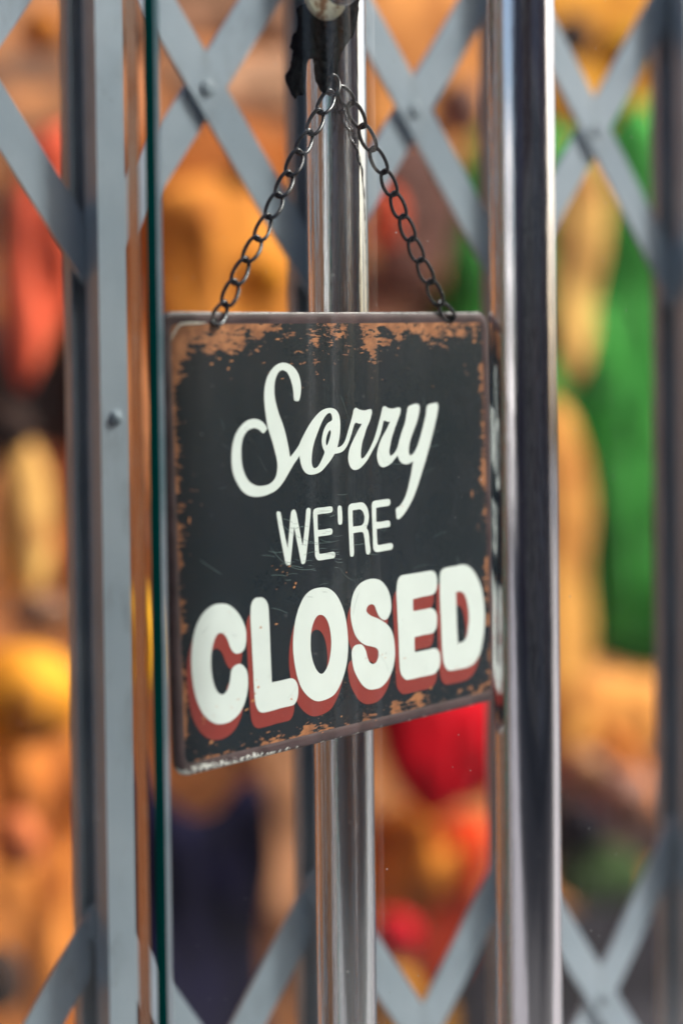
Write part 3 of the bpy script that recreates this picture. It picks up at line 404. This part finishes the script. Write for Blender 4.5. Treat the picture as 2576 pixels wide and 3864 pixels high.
# ---------------------------------------------------------------- the hanging sign
GD = json.loads(r'''{"G":{"S":[[[-449,751],[-433,743],[-407,743],[-392,769],[-382,815],[-387,858],[-402,896],[-431,928],[-470,950],[-515,962],[-561,961],[-607,945],[-647,918],[-679,881],[-699,836],[-708,782],[-706,724],[-698,665],[-688,614],[-671,568],[-650,521],[-633,474],[-619,431],[-612,393],[-615,359],[-628,325],[-655,298],[-704,280],[-775,278],[-825,290],[-864,314],[-895,354],[-914,405],[-918,459],[-915,504],[-900,549],[-874,581],[-841,598],[-803,604],[-765,595],[-741,579],[-726,572],[-709,580],[-691,596],[-704,615],[-732,637],[-769,651],[-813,655],[-858,648],[-903,627],[-942,596],[-972,556],[-992,504],[-1000,447],[-999,397],[-985,347],[-956,300],[-921,261],[-872,233],[-809,220],[-745,220],[-687,229],[-628,246],[-581,275],[-537,314],[-477,375],[-412,433],[-392,475],[-404,502],[-451,460],[-499,425],[-506,463],[-517,510],[-534,566],[-555,618],[-582,669],[-601,716],[-615,763],[-619,805],[-613,851],[-597,888],[-570,914],[-537,921],[-502,907],[-476,873],[-458,826],[-451,783]]],"o":[[[-409,499],[-376,542],[-334,587],[-284,632],[-228,669],[-180,687],[-124,693],[-76,683],[-47,658],[-35,623],[-34,579],[-42,527],[-55,489],[-70,459],[-95,425],[-124,396],[-167,364],[-217,332],[-265,318],[-320,315],[-360,326],[-389,351],[-406,386],[-415,433],[-415,467]],[[-110,621],[-110,647],[-126,664],[-154,658],[-182,637],[-211,604],[-240,562],[-270,516],[-292,470],[-305,419],[-307,380],[-295,356],[-277,350],[-250,360],[-221,389],[-196,422],[-187,440],[-202,465],[-210,500],[-203,534],[-181,577],[-149,606]],[[-129,566],[-145,556],[-164,528],[-172,499],[-169,474],[-158,481],[-144,502],[-129,531],[-124,553]]],"rr":[[[-87,460],[-70,461],[-38,464],[-2,486],[21,520],[41,559],[64,602],[83,640],[98,677],[121,685],[152,674],[199,667],[227,670],[261,673],[272,657],[265,634],[246,599],[215,560],[192,517],[168,474],[156,430],[153,395],[161,381],[186,391],[216,414],[246,444],[277,482],[304,525],[324,565],[345,608],[365,652],[378,680],[403,685],[432,674],[476,668],[514,673],[544,674],[557,660],[548,632],[525,597],[493,549],[464,500],[444,452],[432,408],[441,383],[471,394],[502,418],[537,466],[564,446],[547,420],[516,387],[485,364],[447,339],[401,324],[364,320],[333,332],[315,360],[309,396],[323,440],[350,483],[376,513],[412,548],[438,580],[448,592],[421,592],[399,599],[383,596],[373,572],[357,537],[336,502],[305,463],[267,425],[221,378],[176,345],[132,324],[89,319],[55,334],[35,366],[32,401],[46,445],[76,487],[106,521],[136,555],[161,578],[169,589],[138,592],[117,598],[101,591],[90,574],[71,536],[48,497],[18,459],[-18,435],[-53,427],[-99,426],[-115,444]]],"y":[[[642,679],[680,687],[719,690],[745,683],[751,661],[742,630],[722,585],[689,536],[656,487],[635,443],[627,402],[636,379],[651,377],[683,395],[715,430],[740,470],[765,519],[790,568],[811,618],[821,659],[837,680],[881,686],[920,690],[940,682],[944,659],[929,614],[907,559],[872,487],[838,415],[795,334],[753,263],[712,192],[671,131],[622,75],[575,33],[536,8],[503,-5],[486,3],[482,30],[480,58],[494,68],[524,77],[564,111],[596,154],[621,207],[643,260],[661,314],[668,341],[634,329],[596,325],[559,333],[529,353],[514,385],[515,426],[532,470],[560,523],[592,572],[612,625],[625,664]]],"W":[[[-633,111],[-630,122],[-614,124],[-600,118],[-593,97],[-576,20],[-545,-91],[-524,16],[-507,104],[-497,120],[-481,125],[-467,118],[-457,98],[-437,15],[-412,-89],[-399,-39],[-380,50],[-370,111],[-361,123],[-347,125],[-332,119],[-330,103],[-343,24],[-366,-82],[-388,-176],[-398,-190],[-414,-194],[-428,-185],[-447,-114],[-469,-28],[-481,30],[-497,-48],[-516,-142],[-525,-188],[-563,-183],[-579,-131],[-604,-28],[-625,68]]],"E1":[[[-308,93],[-299,111],[-276,119],[-209,119],[-149,120],[-131,114],[-127,102],[-131,90],[-147,83],[-210,82],[-268,81],[-270,41],[-269,-9],[-215,-10],[-155,-8],[-138,-16],[-136,-32],[-148,-45],[-216,-47],[-268,-47],[-267,-96],[-264,-143],[-253,-149],[-194,-149],[-135,-147],[-119,-155],[-117,-172],[-132,-185],[-196,-186],[-268,-186],[-290,-175],[-301,-155],[-303,-75],[-306,16]]],"a":[[[-82,102],[-74,116],[-61,119],[-46,112],[-42,96],[-39,59],[-42,18],[-50,7],[-63,6],[-77,11],[-81,27],[-82,62]]],"R":[[[17,89],[25,112],[49,122],[96,123],[148,123],[180,110],[203,82],[213,49],[213,23],[204,-6],[189,-31],[202,-50],[210,-77],[213,-118],[220,-163],[216,-183],[200,-193],[181,-186],[175,-171],[170,-127],[162,-79],[154,-58],[135,-52],[60,-53],[60,-106],[61,-164],[55,-187],[39,-192],[24,-184],[21,-155],[19,-91],[17,-15],[16,43]],[[59,82],[94,83],[127,83],[150,74],[166,52],[171,29],[164,3],[142,-13],[108,-15],[59,-15],[58,34]]],"E2":[[[245,97],[252,115],[272,124],[335,125],[403,126],[424,120],[429,104],[422,90],[406,84],[342,83],[288,81],[285,41],[286,-5],[338,-6],[397,-4],[416,-10],[421,-29],[410,-43],[346,-45],[287,-46],[287,-89],[291,-140],[303,-145],[361,-144],[420,-143],[439,-152],[442,-167],[428,-181],[359,-184],[282,-185],[258,-175],[247,-157],[246,-80],[245,14]]],"C":[[[-1114,-348],[-1068,-359],[-1019,-387],[-974,-429],[-942,-478],[-927,-519],[-926,-559],[-933,-598],[-949,-624],[-978,-638],[-1018,-637],[-1043,-621],[-1063,-594],[-1082,-552],[-1101,-526],[-1132,-508],[-1163,-511],[-1190,-539],[-1208,-576],[-1220,-625],[-1224,-680],[-1218,-737],[-1202,-792],[-1175,-832],[-1143,-849],[-1109,-839],[-1083,-805],[-1070,-768],[-1061,-729],[-1039,-707],[-1009,-698],[-975,-702],[-946,-724],[-928,-752],[-923,-793],[-926,-838],[-941,-888],[-964,-930],[-1001,-970],[-1049,-997],[-1109,-1011],[-1180,-1007],[-1241,-983],[-1296,-938],[-1334,-882],[-1360,-818],[-1376,-743],[-1382,-665],[-1378,-588],[-1363,-518],[-1337,-455],[-1298,-404],[-1247,-368],[-1184,-347]]],"L":[[[-841,-347],[-811,-346],[-780,-349],[-750,-367],[-734,-392],[-727,-427],[-725,-496],[-724,-641],[-721,-785],[-721,-838],[-640,-838],[-551,-837],[-519,-850],[-498,-874],[-490,-904],[-494,-945],[-512,-977],[-540,-994],[-639,-995],[-728,-999],[-807,-998],[-842,-982],[-862,-950],[-870,-909],[-874,-851],[-877,-736],[-882,-564],[-885,-461],[-881,-399],[-868,-366]]],"O":[[[-317,-346],[-242,-346],[-186,-358],[-131,-390],[-88,-438],[-49,-509],[-29,-582],[-20,-660],[-22,-737],[-37,-812],[-66,-880],[-110,-941],[-163,-985],[-236,-1003],[-320,-1003],[-392,-971],[-454,-915],[-492,-845],[-515,-760],[-525,-677],[-519,-596],[-499,-516],[-464,-444],[-420,-390],[-373,-360]],[[-270,-503],[-236,-515],[-205,-549],[-186,-599],[-177,-666],[-185,-731],[-207,-794],[-237,-831],[-273,-849],[-312,-828],[-346,-776],[-364,-714],[-366,-655],[-356,-585],[-330,-535],[-301,-508]]],"S2":[[[177,-342],[251,-343],[314,-362],[365,-403],[396,-452],[409,-506],[404,-552],[378,-589],[348,-602],[314,-595],[288,-576],[273,-557],[258,-530],[243,-504],[217,-493],[182,-499],[164,-519],[170,-538],[209,-562],[266,-583],[309,-602],[355,-626],[397,-663],[422,-712],[433,-773],[432,-833],[414,-890],[384,-939],[339,-979],[284,-1003],[231,-1007],[173,-1002],[116,-975],[66,-923],[27,-860],[12,-793],[12,-754],[28,-730],[55,-719],[102,-721],[127,-736],[147,-764],[161,-805],[180,-837],[214,-854],[249,-843],[269,-812],[268,-779],[247,-760],[200,-745],[148,-731],[97,-705],[52,-662],[24,-601],[11,-535],[20,-465],[49,-404],[103,-361]]],"E3":[[[474,-391],[489,-363],[520,-349],[608,-348],[720,-348],[821,-348],[861,-361],[882,-391],[884,-435],[873,-474],[837,-498],[735,-501],[630,-506],[628,-543],[630,-580],[732,-581],[811,-581],[850,-597],[872,-630],[873,-671],[862,-710],[827,-737],[725,-738],[634,-742],[633,-791],[634,-835],[743,-835],[845,-836],[879,-855],[895,-884],[895,-932],[874,-970],[827,-994],[691,-995],[546,-994],[503,-968],[480,-932],[475,-858],[472,-692],[466,-526],[464,-440]]],"D":[[[917,-387],[932,-358],[970,-345],[1063,-343],[1169,-342],[1228,-358],[1286,-398],[1343,-473],[1376,-553],[1390,-659],[1385,-763],[1363,-852],[1330,-925],[1285,-968],[1224,-995],[1129,-1000],[994,-996],[954,-974],[930,-929],[919,-846],[915,-676],[911,-505]],[[1082,-511],[1115,-507],[1162,-521],[1190,-555],[1211,-619],[1217,-689],[1205,-750],[1185,-803],[1148,-829],[1090,-834],[1085,-729],[1083,-591]]]},"sp":[[-686,-180,19,6],[-645,-204,32,10],[-609,-186,16,5],[-533,-195,38,14],[-595,-222,21,11],[-557,-230,19,6],[-558,-244,21,6],[-574,-288,21,6],[-484,-297,29,24],[-497,-318,27,24],[-653,-314,21,7],[-665,-512,43,15],[-1063,-400,21,6],[-802,-516,32,20],[-1109,-508,24,9],[-840,-850,29,32],[-867,-881,19,20],[-886,-918,48,24],[-945,-961,46,17],[-1011,-894,32,9],[-1191,-907,21,9],[-1216,-955,16,9],[-765,-1115,59,13],[-1246,-1097,54,41],[-298,-1133,29,11],[-282,-1192,35,11],[-348,-1201,19,9],[-851,-807,13,13],[-16,-279,14,9],[188,-544,40,5],[304,-809,29,8],[335,-832,26,9],[145,-810,20,9],[269,-873,17,5],[528,-858,37,9],[437,-931,20,8],[304,-696,11,4],[-103,-1124,29,16],[403,-1119,14,8],[789,-1077,40,29],[680,-1103,20,7],[227,-1197,29,14],[-1140,967,44,21],[-1002,939,31,26],[-974,980,50,15],[-1071,994,38,21],[-705,965,44,9],[-545,874,38,9],[191,1009,56,9],[-173,859,9,13],[1242,917,19,13],[1285,98,25,86],[-1358,131,25,86],[-575,1097,56,17],[1353,1065,44,43],[1045,1078,44,17],[895,792,16,11]],"JL":[[-1111,1191],[-1014,1289],[-930,1410],[-830,1532],[-728,1655],[-626,1780],[-533,1903],[-434,2027],[-343,2155],[-237,2272],[-140,2397],[-34,2515],[-2,2607]],"JR":[[1102,1207],[974,1297],[881,1435],[782,1564],[697,1691],[613,1824],[530,1956],[443,2085],[339,2213],[242,2342],[141,2465],[43,2543]],"R":[[0.623884,-0.781323,-0.017392],[0.780416,0.624032,-0.039191],[0.041474,0.010877,0.99908]],"c":[0.00308,1.25611,1.45491]}''')
Rm = Matrix(GD['R']).to_4x4(); Rm.translation = Vector(GD['c'])
sign = empty('hanging_sign', Rm); tag(sign, 'weathered dark metal sign reading Sorry we\'re closed, hung on black chains', 'sign')
SW, SH = .3019, .25
def rrect(off, r0=.010, n=8):
    w2, h2 = SW/2-off, SH/2-off; r = max(.0005, r0-off*.8); P = []
    for cx, cz, a0 in ((w2-r, h2-r, 0), (-w2+r, h2-r, 90), (-w2+r, -h2+r, 180), (w2-r, -h2+r, 270)):
        for i in range(n+1):
            a = math.radians(a0+90*i/n); P.append((cx+r*math.cos(a)-(.0011 if cx < 0 else 0), cz+r*math.sin(a)))
    return P
# face
k = NT('sign_face_print'); tc = k.n('TexCoord'); sx = k.n('SeparateXYZ'); k.put(sx.inputs[0], tc.outputs['Object']); X, Z = sx.outputs[0], sx.outputs[2]
def edge(dist, wd): return k.math('SUBTRACT', 1., k.math('DIVIDE', dist, wd))
nlow = k.noise(k.obj(), 22, 3, .6)
et = edge(k.math('SUBTRACT', SH/2-.006, Z), .026); eb = edge(k.math('ADD', Z, SH/2-.006), k.math('MULTIPLY_ADD', k.ramp(X, -.05, .15), .011, .010))
elft = edge(k.math('ADD', X, SW/2-.0065), .007); er = edge(k.math('SUBTRACT', SW/2-.0065, X), .009)
E = k.math('MAXIMUM', k.math('MAXIMUM', et, eb), k.math('MAXIMUM', elft, er)); E = k.math('MAXIMUM', E, -1.2)
cn = k.math('MULTIPLY', k.ramp(k.math('SUBTRACT', Z, X), .17, .27), .9)
E = k.math('ADD', E, cn)
n1 = k.noise(k.obj((.55, 1, 1.25)), 95, 7, .62); n2 = k.noise(k.obj((.35, 1, 1.8)), 330, 4, .7)
mm = k.math('ADD', k.math('MULTIPLY_ADD', n1, 1.0, k.math('MULTIPLY', n2, .62)), k.math('MULTIPLY', nlow, .7))
rust = k.ramp(k.math('ADD', mm, k.math('MULTIPLY', E, .27)), 1.38, 1.46)
dk = k.mix(k.ramp(k.noise(k.obj(), 26, 5, .6), .35, .65), (.003, .012, .020), (.012, .017, .026))
gr = k.mix(k.ramp(k.noise(k.obj(), 800, 2), .4, .6), dk, (.012, .016, .020))
rc = k.mix(k.ramp(k.noise(k.obj(), 120, 4), .35, .7), (.26, .10, .045), (.50, .205, .09))
scr = k.n('TexNoise'); k.put(scr.inputs['Vector'], k.obj((25, 1, 380))); scr.inputs['Scale'].default_value = 1.6; scr.inputs['Detail'].default_value = 2
sm_ = k.math('MULTIPLY', k.ramp(scr.outputs[0], .70, .73), k.ramp(k.noise(k.obj(), 26, 2), .55, .65))
E2 = k.math('MAXIMUM', k.math('MAXIMUM', edge(k.math('SUBTRACT', SH/2-.006, Z), .055), edge(k.math('ADD', Z, SH/2-.006), .045)), k.math('MAXIMUM', edge(k.math('ADD', X, SW/2-.0065), .022), edge(k.math('SUBTRACT', SW/2-.0065, X), .022)))
E2 = k.math('MAXIMUM', E2, 0.)
r2_ = k.ramp(k.math('ADD', k.math('MULTIPLY_ADD', k.noise(k.obj((.5, 1, 1.3)), 230, 4, .65), 1.0, k.math('MULTIPLY', nlow, .5)), k.math('MULTIPLY', E2, .15)), .985, 1.045)
r2_ = k.math('MULTIPLY', r2_, k.ramp(E2, .02, .3))
rust = k.math('MAXIMUM', rust, k.math('MULTIPLY', r2_, .85))
col = k.mix(rust, k.mix(k.math('MULTIPLY', sm_, .35), gr, (.14, .2, .2)), rc)
k.set(col=col, rough=k.math('MULTIPLY_ADD', rust, .25, .26), spec=.28); k.bump(k.math('ADD', rust, k.math('MULTIPLY', k.noise(k.obj(), 900), .3)), .12, .0003)
MAT['face'] = k.m
bm = bmesh.new(); bm.faces.new([bm.verts.new((x, .0003, z)) for x, z in rrect(.0066)]); me = bpy.data.meshes.new('face'); bm.to_mesh(me); bm.free()
link('face_panel', me, MAT['face'], sign)
k = NT('sign_rim_mauve'); tc = k.n('TexCoord'); sx = k.n('SeparateXYZ'); k.put(sx.inputs[0], tc.outputs['Object']); X, Y, Z = sx.outputs
dc = k.math('ADD', Z, SH/2)
chipn = k.noise(k.obj((.8, 1, 1)), 260, 5, .7)
left = k.ramp(X, -.03, -.125)
thr = k.math('MULTIPLY_ADD', left, .0050, .0004)
c1 = k.math('LESS_THAN', dc, k.math('MULTIPLY', k.math('ADD', thr, .0008), k.ramp(chipn, k.math('SUBTRACT', .62, 0) if False else .42, .62)))
c2 = k.math('GREATER_THAN', k.noise(k.obj(), 120, 3), k.math('SUBTRACT', .56, k.math('MULTIPLY', left, .3)))
top_glint = k.math('MULTIPLY', k.math('GREATER_THAN', Z, SH/2-.0008), k.ramp(chipn, .42, .5))  # bright line along the top edge, a highlight painted into the rim colour
chips_and_glint = k.math('MAXIMUM', k.math('MULTIPLY', c1, c2), k.math('MULTIPLY', top_glint, .35))
rim0 = k.mix(k.ramp(k.noise(k.obj(), 70, 4), .3, .7), (.048, .026, .030), (.090, .052, .057))
k.set(col=k.mix(chips_and_glint, rim0, (.78, .76, .72)), rough=.33, spec=.5); k.bump(k.noise(k.obj(), 300, 3), .15, .0005); MAT['rim'] = k.m
bm = bmesh.new(); rings = []
for off, y in ((.0012, .0040), (.0000, .0034), (.0000, .0010), (.0004, .0005), (.0012, .0001), (.0026, -.0001), (.0044, -.0001), (.0056, .0001), (.0068, .0004)):
    rings.append([bm.verts.new((x, y, z)) for x, z in rrect(off)])
m = len(rings[0])
for a, b in zip(rings, rings[1:]):
    for i in range(m): bm.faces.new((a[i], a[(i+1) % m], b[(i+1) % m], b[i]))
bm.faces.new(rings[0])
me = tomesh(bm, smooth=True); link('rolled_rim', me, MAT['rim'], sign)

def smooth_loop(P, n=4):
    P = [Vector((a/1e4, b/1e4)) for a, b in P]; m = len(P); out = []
    for i in range(m):
        a, b, c, d = (P[(i+j-1) % m] for j in range(4))
        t0 = (b-a).normalized(); t1 = (c-b).normalized(); t2 = (d-c).normalized()
        for q in range(n):
            t = q/n
            ta = (c-a)*.5 if t0.dot(t1) > .35 else (c-b)*.9
            tb = (d-b)*.5 if t1.dot(t2) > .35 else (c-b)*.9
            L = (c-b).length
            if ta.length > L: ta = ta.normalized()*L
            if tb.length > L: tb = tb.normalized()*L
            h1 = 2*t**3-3*t*t+1; h2 = t**3-2*t*t+t; h3 = -2*t**3+3*t*t; h4 = t**3-t*t
            out.append(b*h1+ta*h2+c*h3+tb*h4)
    return out
def glyph(loops, y, mat, parent, name='letter', dx=0, dz=0):
    L = [[Vector((p.x+dx, p.y+dz, 0)) for p in smooth_loop(l)] for l in loops]
    tri = tessellate_polygon(L); V = [p for l in L for p in l]
    me = bpy.data.meshes.new(name); me.from_pydata([(p.x, y, p.y) for p in V], [], [tuple(t) for t in tri]); me.update()
    return link(name, me, mat, parent)
def printmat(name, c, lo, hi, amt):
    k = NT(name); tc = k.n('TexCoord'); sx = k.n('SeparateXYZ'); k.put(sx.inputs[0], tc.outputs['Object'])
    n = k.noise(k.obj((.8, 1, 1.2)), 190, 5, .65); low = k.noise(k.obj(), 28, 2)
    near = k.math('MULTIPLY', k.ramp(sx.outputs[2], -.05, -.10), amt)
    f = k.ramp(k.math('ADD', k.math('ADD', n, k.math('MULTIPLY', low, .5)), near), lo, hi)
    c2 = k.mix(k.ramp(k.noise(k.obj(), 60, 3), .3, .7), tuple(q*.96 for q in c), c)
    k.set(col=k.mix(f, c2, (.58, .24, .11)), rough=.32, spec=.5); k.bump(k.noise(k.obj(), 900, 2), .06, .0003); return k.m
MAT['white'] = printmat('white_print', (.735, .785, .765), 1.01, 1.06, .09); MAT['red'] = printmat('red_print', (.27, .032, .025), 1.02, 1.12, .10)
G = GD['G']
word = empty('script_word'); word.parent = sign
for i, q in enumerate(('S', 'o', 'rr', 'y')): glyph(G[q], .00010-.00002*i, MAT['white'], word)
word = empty('small_word'); word.parent = sign
for q in ('W', 'E1', 'a', 'R', 'E2'): glyph(G[q], .0001, MAT['white'], word)
word = empty('bold_word'); word.parent = sign
for i, q in enumerate(('C', 'L', 'O', 'S2', 'E3', 'D')):
    glyph(G[q], .00024-.00001*i, MAT['red'], word, 'letter_shadow', -.0038, -.0083)
    glyph(G[q], .00008, MAT['white'], word)
# flecks where the print has come off
k = NT('rust_fleck'); k.set(col=k.mix(k.ramp(k.noise(k.obj(), 150, 3), .3, .7), (.40, .15, .06), (.62, .27, .11)), rough=.5); MAT['fleck'] = k.m
vs, fs = [], []
def fleck(x, z, rx, rz, sk=.3):
    n = 14; b = len(vs); vs.append((x, .00003, z))
    for i in range(n):
        a = 2*math.pi*i/n; r = random.uniform(.55, 1.15); dxx = rx*r*math.cos(a); dzz = rz*r*math.sin(a)
        vs.append((x+dxx, .00003, z+dzz+dxx*.12))
    for i in range(n): fs.append((b, b+1+i, b+1+(i+1) % n))
for x, z, rx, rz in GD['sp']: fleck(x/1e4, z/1e4, rx/2.5e4, rz/3.4e4)
me = bpy.data.meshes.new('flecks'); me.from_pydata(vs, [], fs); fk = link('rust_flecks', me, MAT['fleck'], sign); fk['kind'] = 'stuff'
# pale worn stroke on the inner edge of the upper left rim
def ribbon(P, wd, y):
    V, F = [], []
    for i, p in enumerate(P):
        p = Vector(p); a = Vector(P[max(0, i-1)]); b = Vector(P[min(len(P)-1, i+1)]); d = (b-a).normalized(); n = Vector((-d.y, d.x))*wd*(1 if 0 < i < len(P)-1 else .4)
        V += [(p.x+n.x, y, p.y+n.y), (p.x-n.x, y, p.y-n.y)]
        if i: F.append((2*i-2, 2*i-1, 2*i+1, 2*i))
    return V, F
k = NT('bare_worn_metal'); k.set(col=(.62, .56, .48), rough=.35, spec=.6); MAT['worn'] = k.m
V, F = ribbon([(-SW/2+.0052, SH/2-.0150), (-SW/2+.0062, SH/2-.0125), (-SW/2+.0100, SH/2-.0085), (-SW/2+.0125, SH/2-.0066), (-SW/2+.018, SH/2-.0062), (-SW/2+.025, SH/2-.0061), (-SW/2+.033, SH/2-.0060)], .0007, -.0007)
me = bpy.data.meshes.new('worn'); me.from_pydata(V, [], F); link('worn_edge', me, MAT['worn'], sign)
# fine scratches
k = NT('scratch'); k.set(col=(.12, .18, .18), rough=.4); MAT['scratch'] = k.m
V, F = [], []
def scratch(x, z, L, ang, curve, wd):
    P = []
    for i in range(9):
        t = i/8; a = ang+curve*(t-.5); P.append((x+L*(t-.5)*math.cos(ang)-curve*L*((t-.5)**2)*math.sin(ang), z+L*(t-.5)*math.sin(ang)+curve*L*((t-.5)**2)*math.cos(ang)))
    v, f = ribbon(P, wd, .00006); b = len(V); V.extend(v); F.extend([tuple(b+q for q in g) for g in f])
for i in range(46): scratch(random.gauss(-.025, .022), random.gauss(-.012, .012), random.uniform(.003, .014), random.gauss(-.12, .12), random.uniform(-.2, .3), random.uniform(.00006, .00012))
for i in range(26): scratch(random.uniform(-.13, .13), random.uniform(-.10, .10), random.uniform(.004, .02), random.uniform(-1.2, 1.2), random.uniform(-.4, .4), random.uniform(.00005, .0001))
scratch(-.052, -.020, .042, -.38, .5, .00012); scratch(-.038, -.006, .06, -.30, .45, .00009); scratch(-.12, -.014, .02, -.5, 0, .00014)
me = bpy.data.meshes.new('scratches'); me.from_pydata(V, [], F); sc_ = link('scratches', me, MAT['scratch'], sign); sc_['kind'] = 'stuff'
# holes with dark rim where the chains pass
k = NT('hole_dark'); k.set(col=(.01, .01, .01), rough=.6); MAT['hole'] = k.m
# chains
k = NT('blackened_steel'); k.set(col=k.mix(k.noise(k.obj(), 200), (.018, .018, .022), (.04, .038, .044)), metal=.4, rough=.24, spec=.6); MAT['link'] = k.m
LM = {}
camloc = Vector((0, 0, 1.5)); inv = Rm.inverted(); cl_local = inv @ camloc
def link_mesh(half):
    key = round(half, 4)
    if key in LM: return LM[key]
    N_, T = 44, 10; hw = .0039; rw = .00112; pts = []
    for i in range(N_):
        a = 2*math.pi*i/N_; ca, sa = math.cos(a), math.sin(a)
        e = .72
        x = (half)*math.copysign(abs(ca)**.92, ca); y = hw*math.copysign(abs(sa)**e, sa)
        th = math.radians(27)*x/half
        pts.append(Vector((x, y*math.cos(th), y*math.sin(th))))
    bm = bmesh.new(); rr = []
    for i in range(N_):
        d = (pts[(i+1) % N_]-pts[i-1]).normalized(); a = d.cross(Vector((0, 0, 1))).normalized(); b = d.cross(a)
        rr.append([bm.verts.new(pts[i]+(a*math.cos(t)+b*math.sin(t))*rw) for t in [2*math.pi*j/T for j in range(T)]])
    for i in range(N_):
        A, B = rr[i], rr[(i+1) % N_]
        for j in range(T): bm.faces.new((A[j], A[(j+1) % T], B[(j+1) % T], B[j]))
    me = tomesh(bm, smooth=True); me.materials.append(MAT['link']); LM[key] = me; return me
def chain(J, side):
    ch = empty('chain'); ch.parent = sign
    ch['label'] = side
    P = [Vector((a/1e4, -.0006, b/1e4)) for a, b in J]
    hole = link('hole', boxmesh(-.0018, .0018, -.0001, .0004, -.0022, .0022, .0001), MAT['hole'], sign); hole.location = (P[0].x+.0004, -.00055, P[0].z+.0006)
    for i in range(len(P)-1):
        a, b = P[i], P[i+1]; mid = (a+b)/2; ax = (b-a).normalized(); f = (cl_local-mid).normalized()
        e1 = ax.cross(f).normalized(); e2 = ax.cross(e1)
        if i == 0: e1r = e1*math.cos(.5)+e2*math.sin(.5); e2r = ax.cross(e1r)
        else:
            q = random.uniform(-.22, .22)+.15; e1r = e1*math.cos(q)+e2*math.sin(q); e2r = ax.cross(e1r)
        M4 = Matrix((ax, e1r, e2r)).transposed().to_4x4(); M4.translation = mid+Vector((0, -.0002, 0))
        half = (b-a).length/2+.00095
        o = bpy.data.objects.new('link', link_mesh(half)); COL.objects.link(o); o.parent = ch; o.matrix_local = M4
chain(GD['JL'], 'left chain of black curb links'); chain(GD['JR'], 'right chain of black curb links')
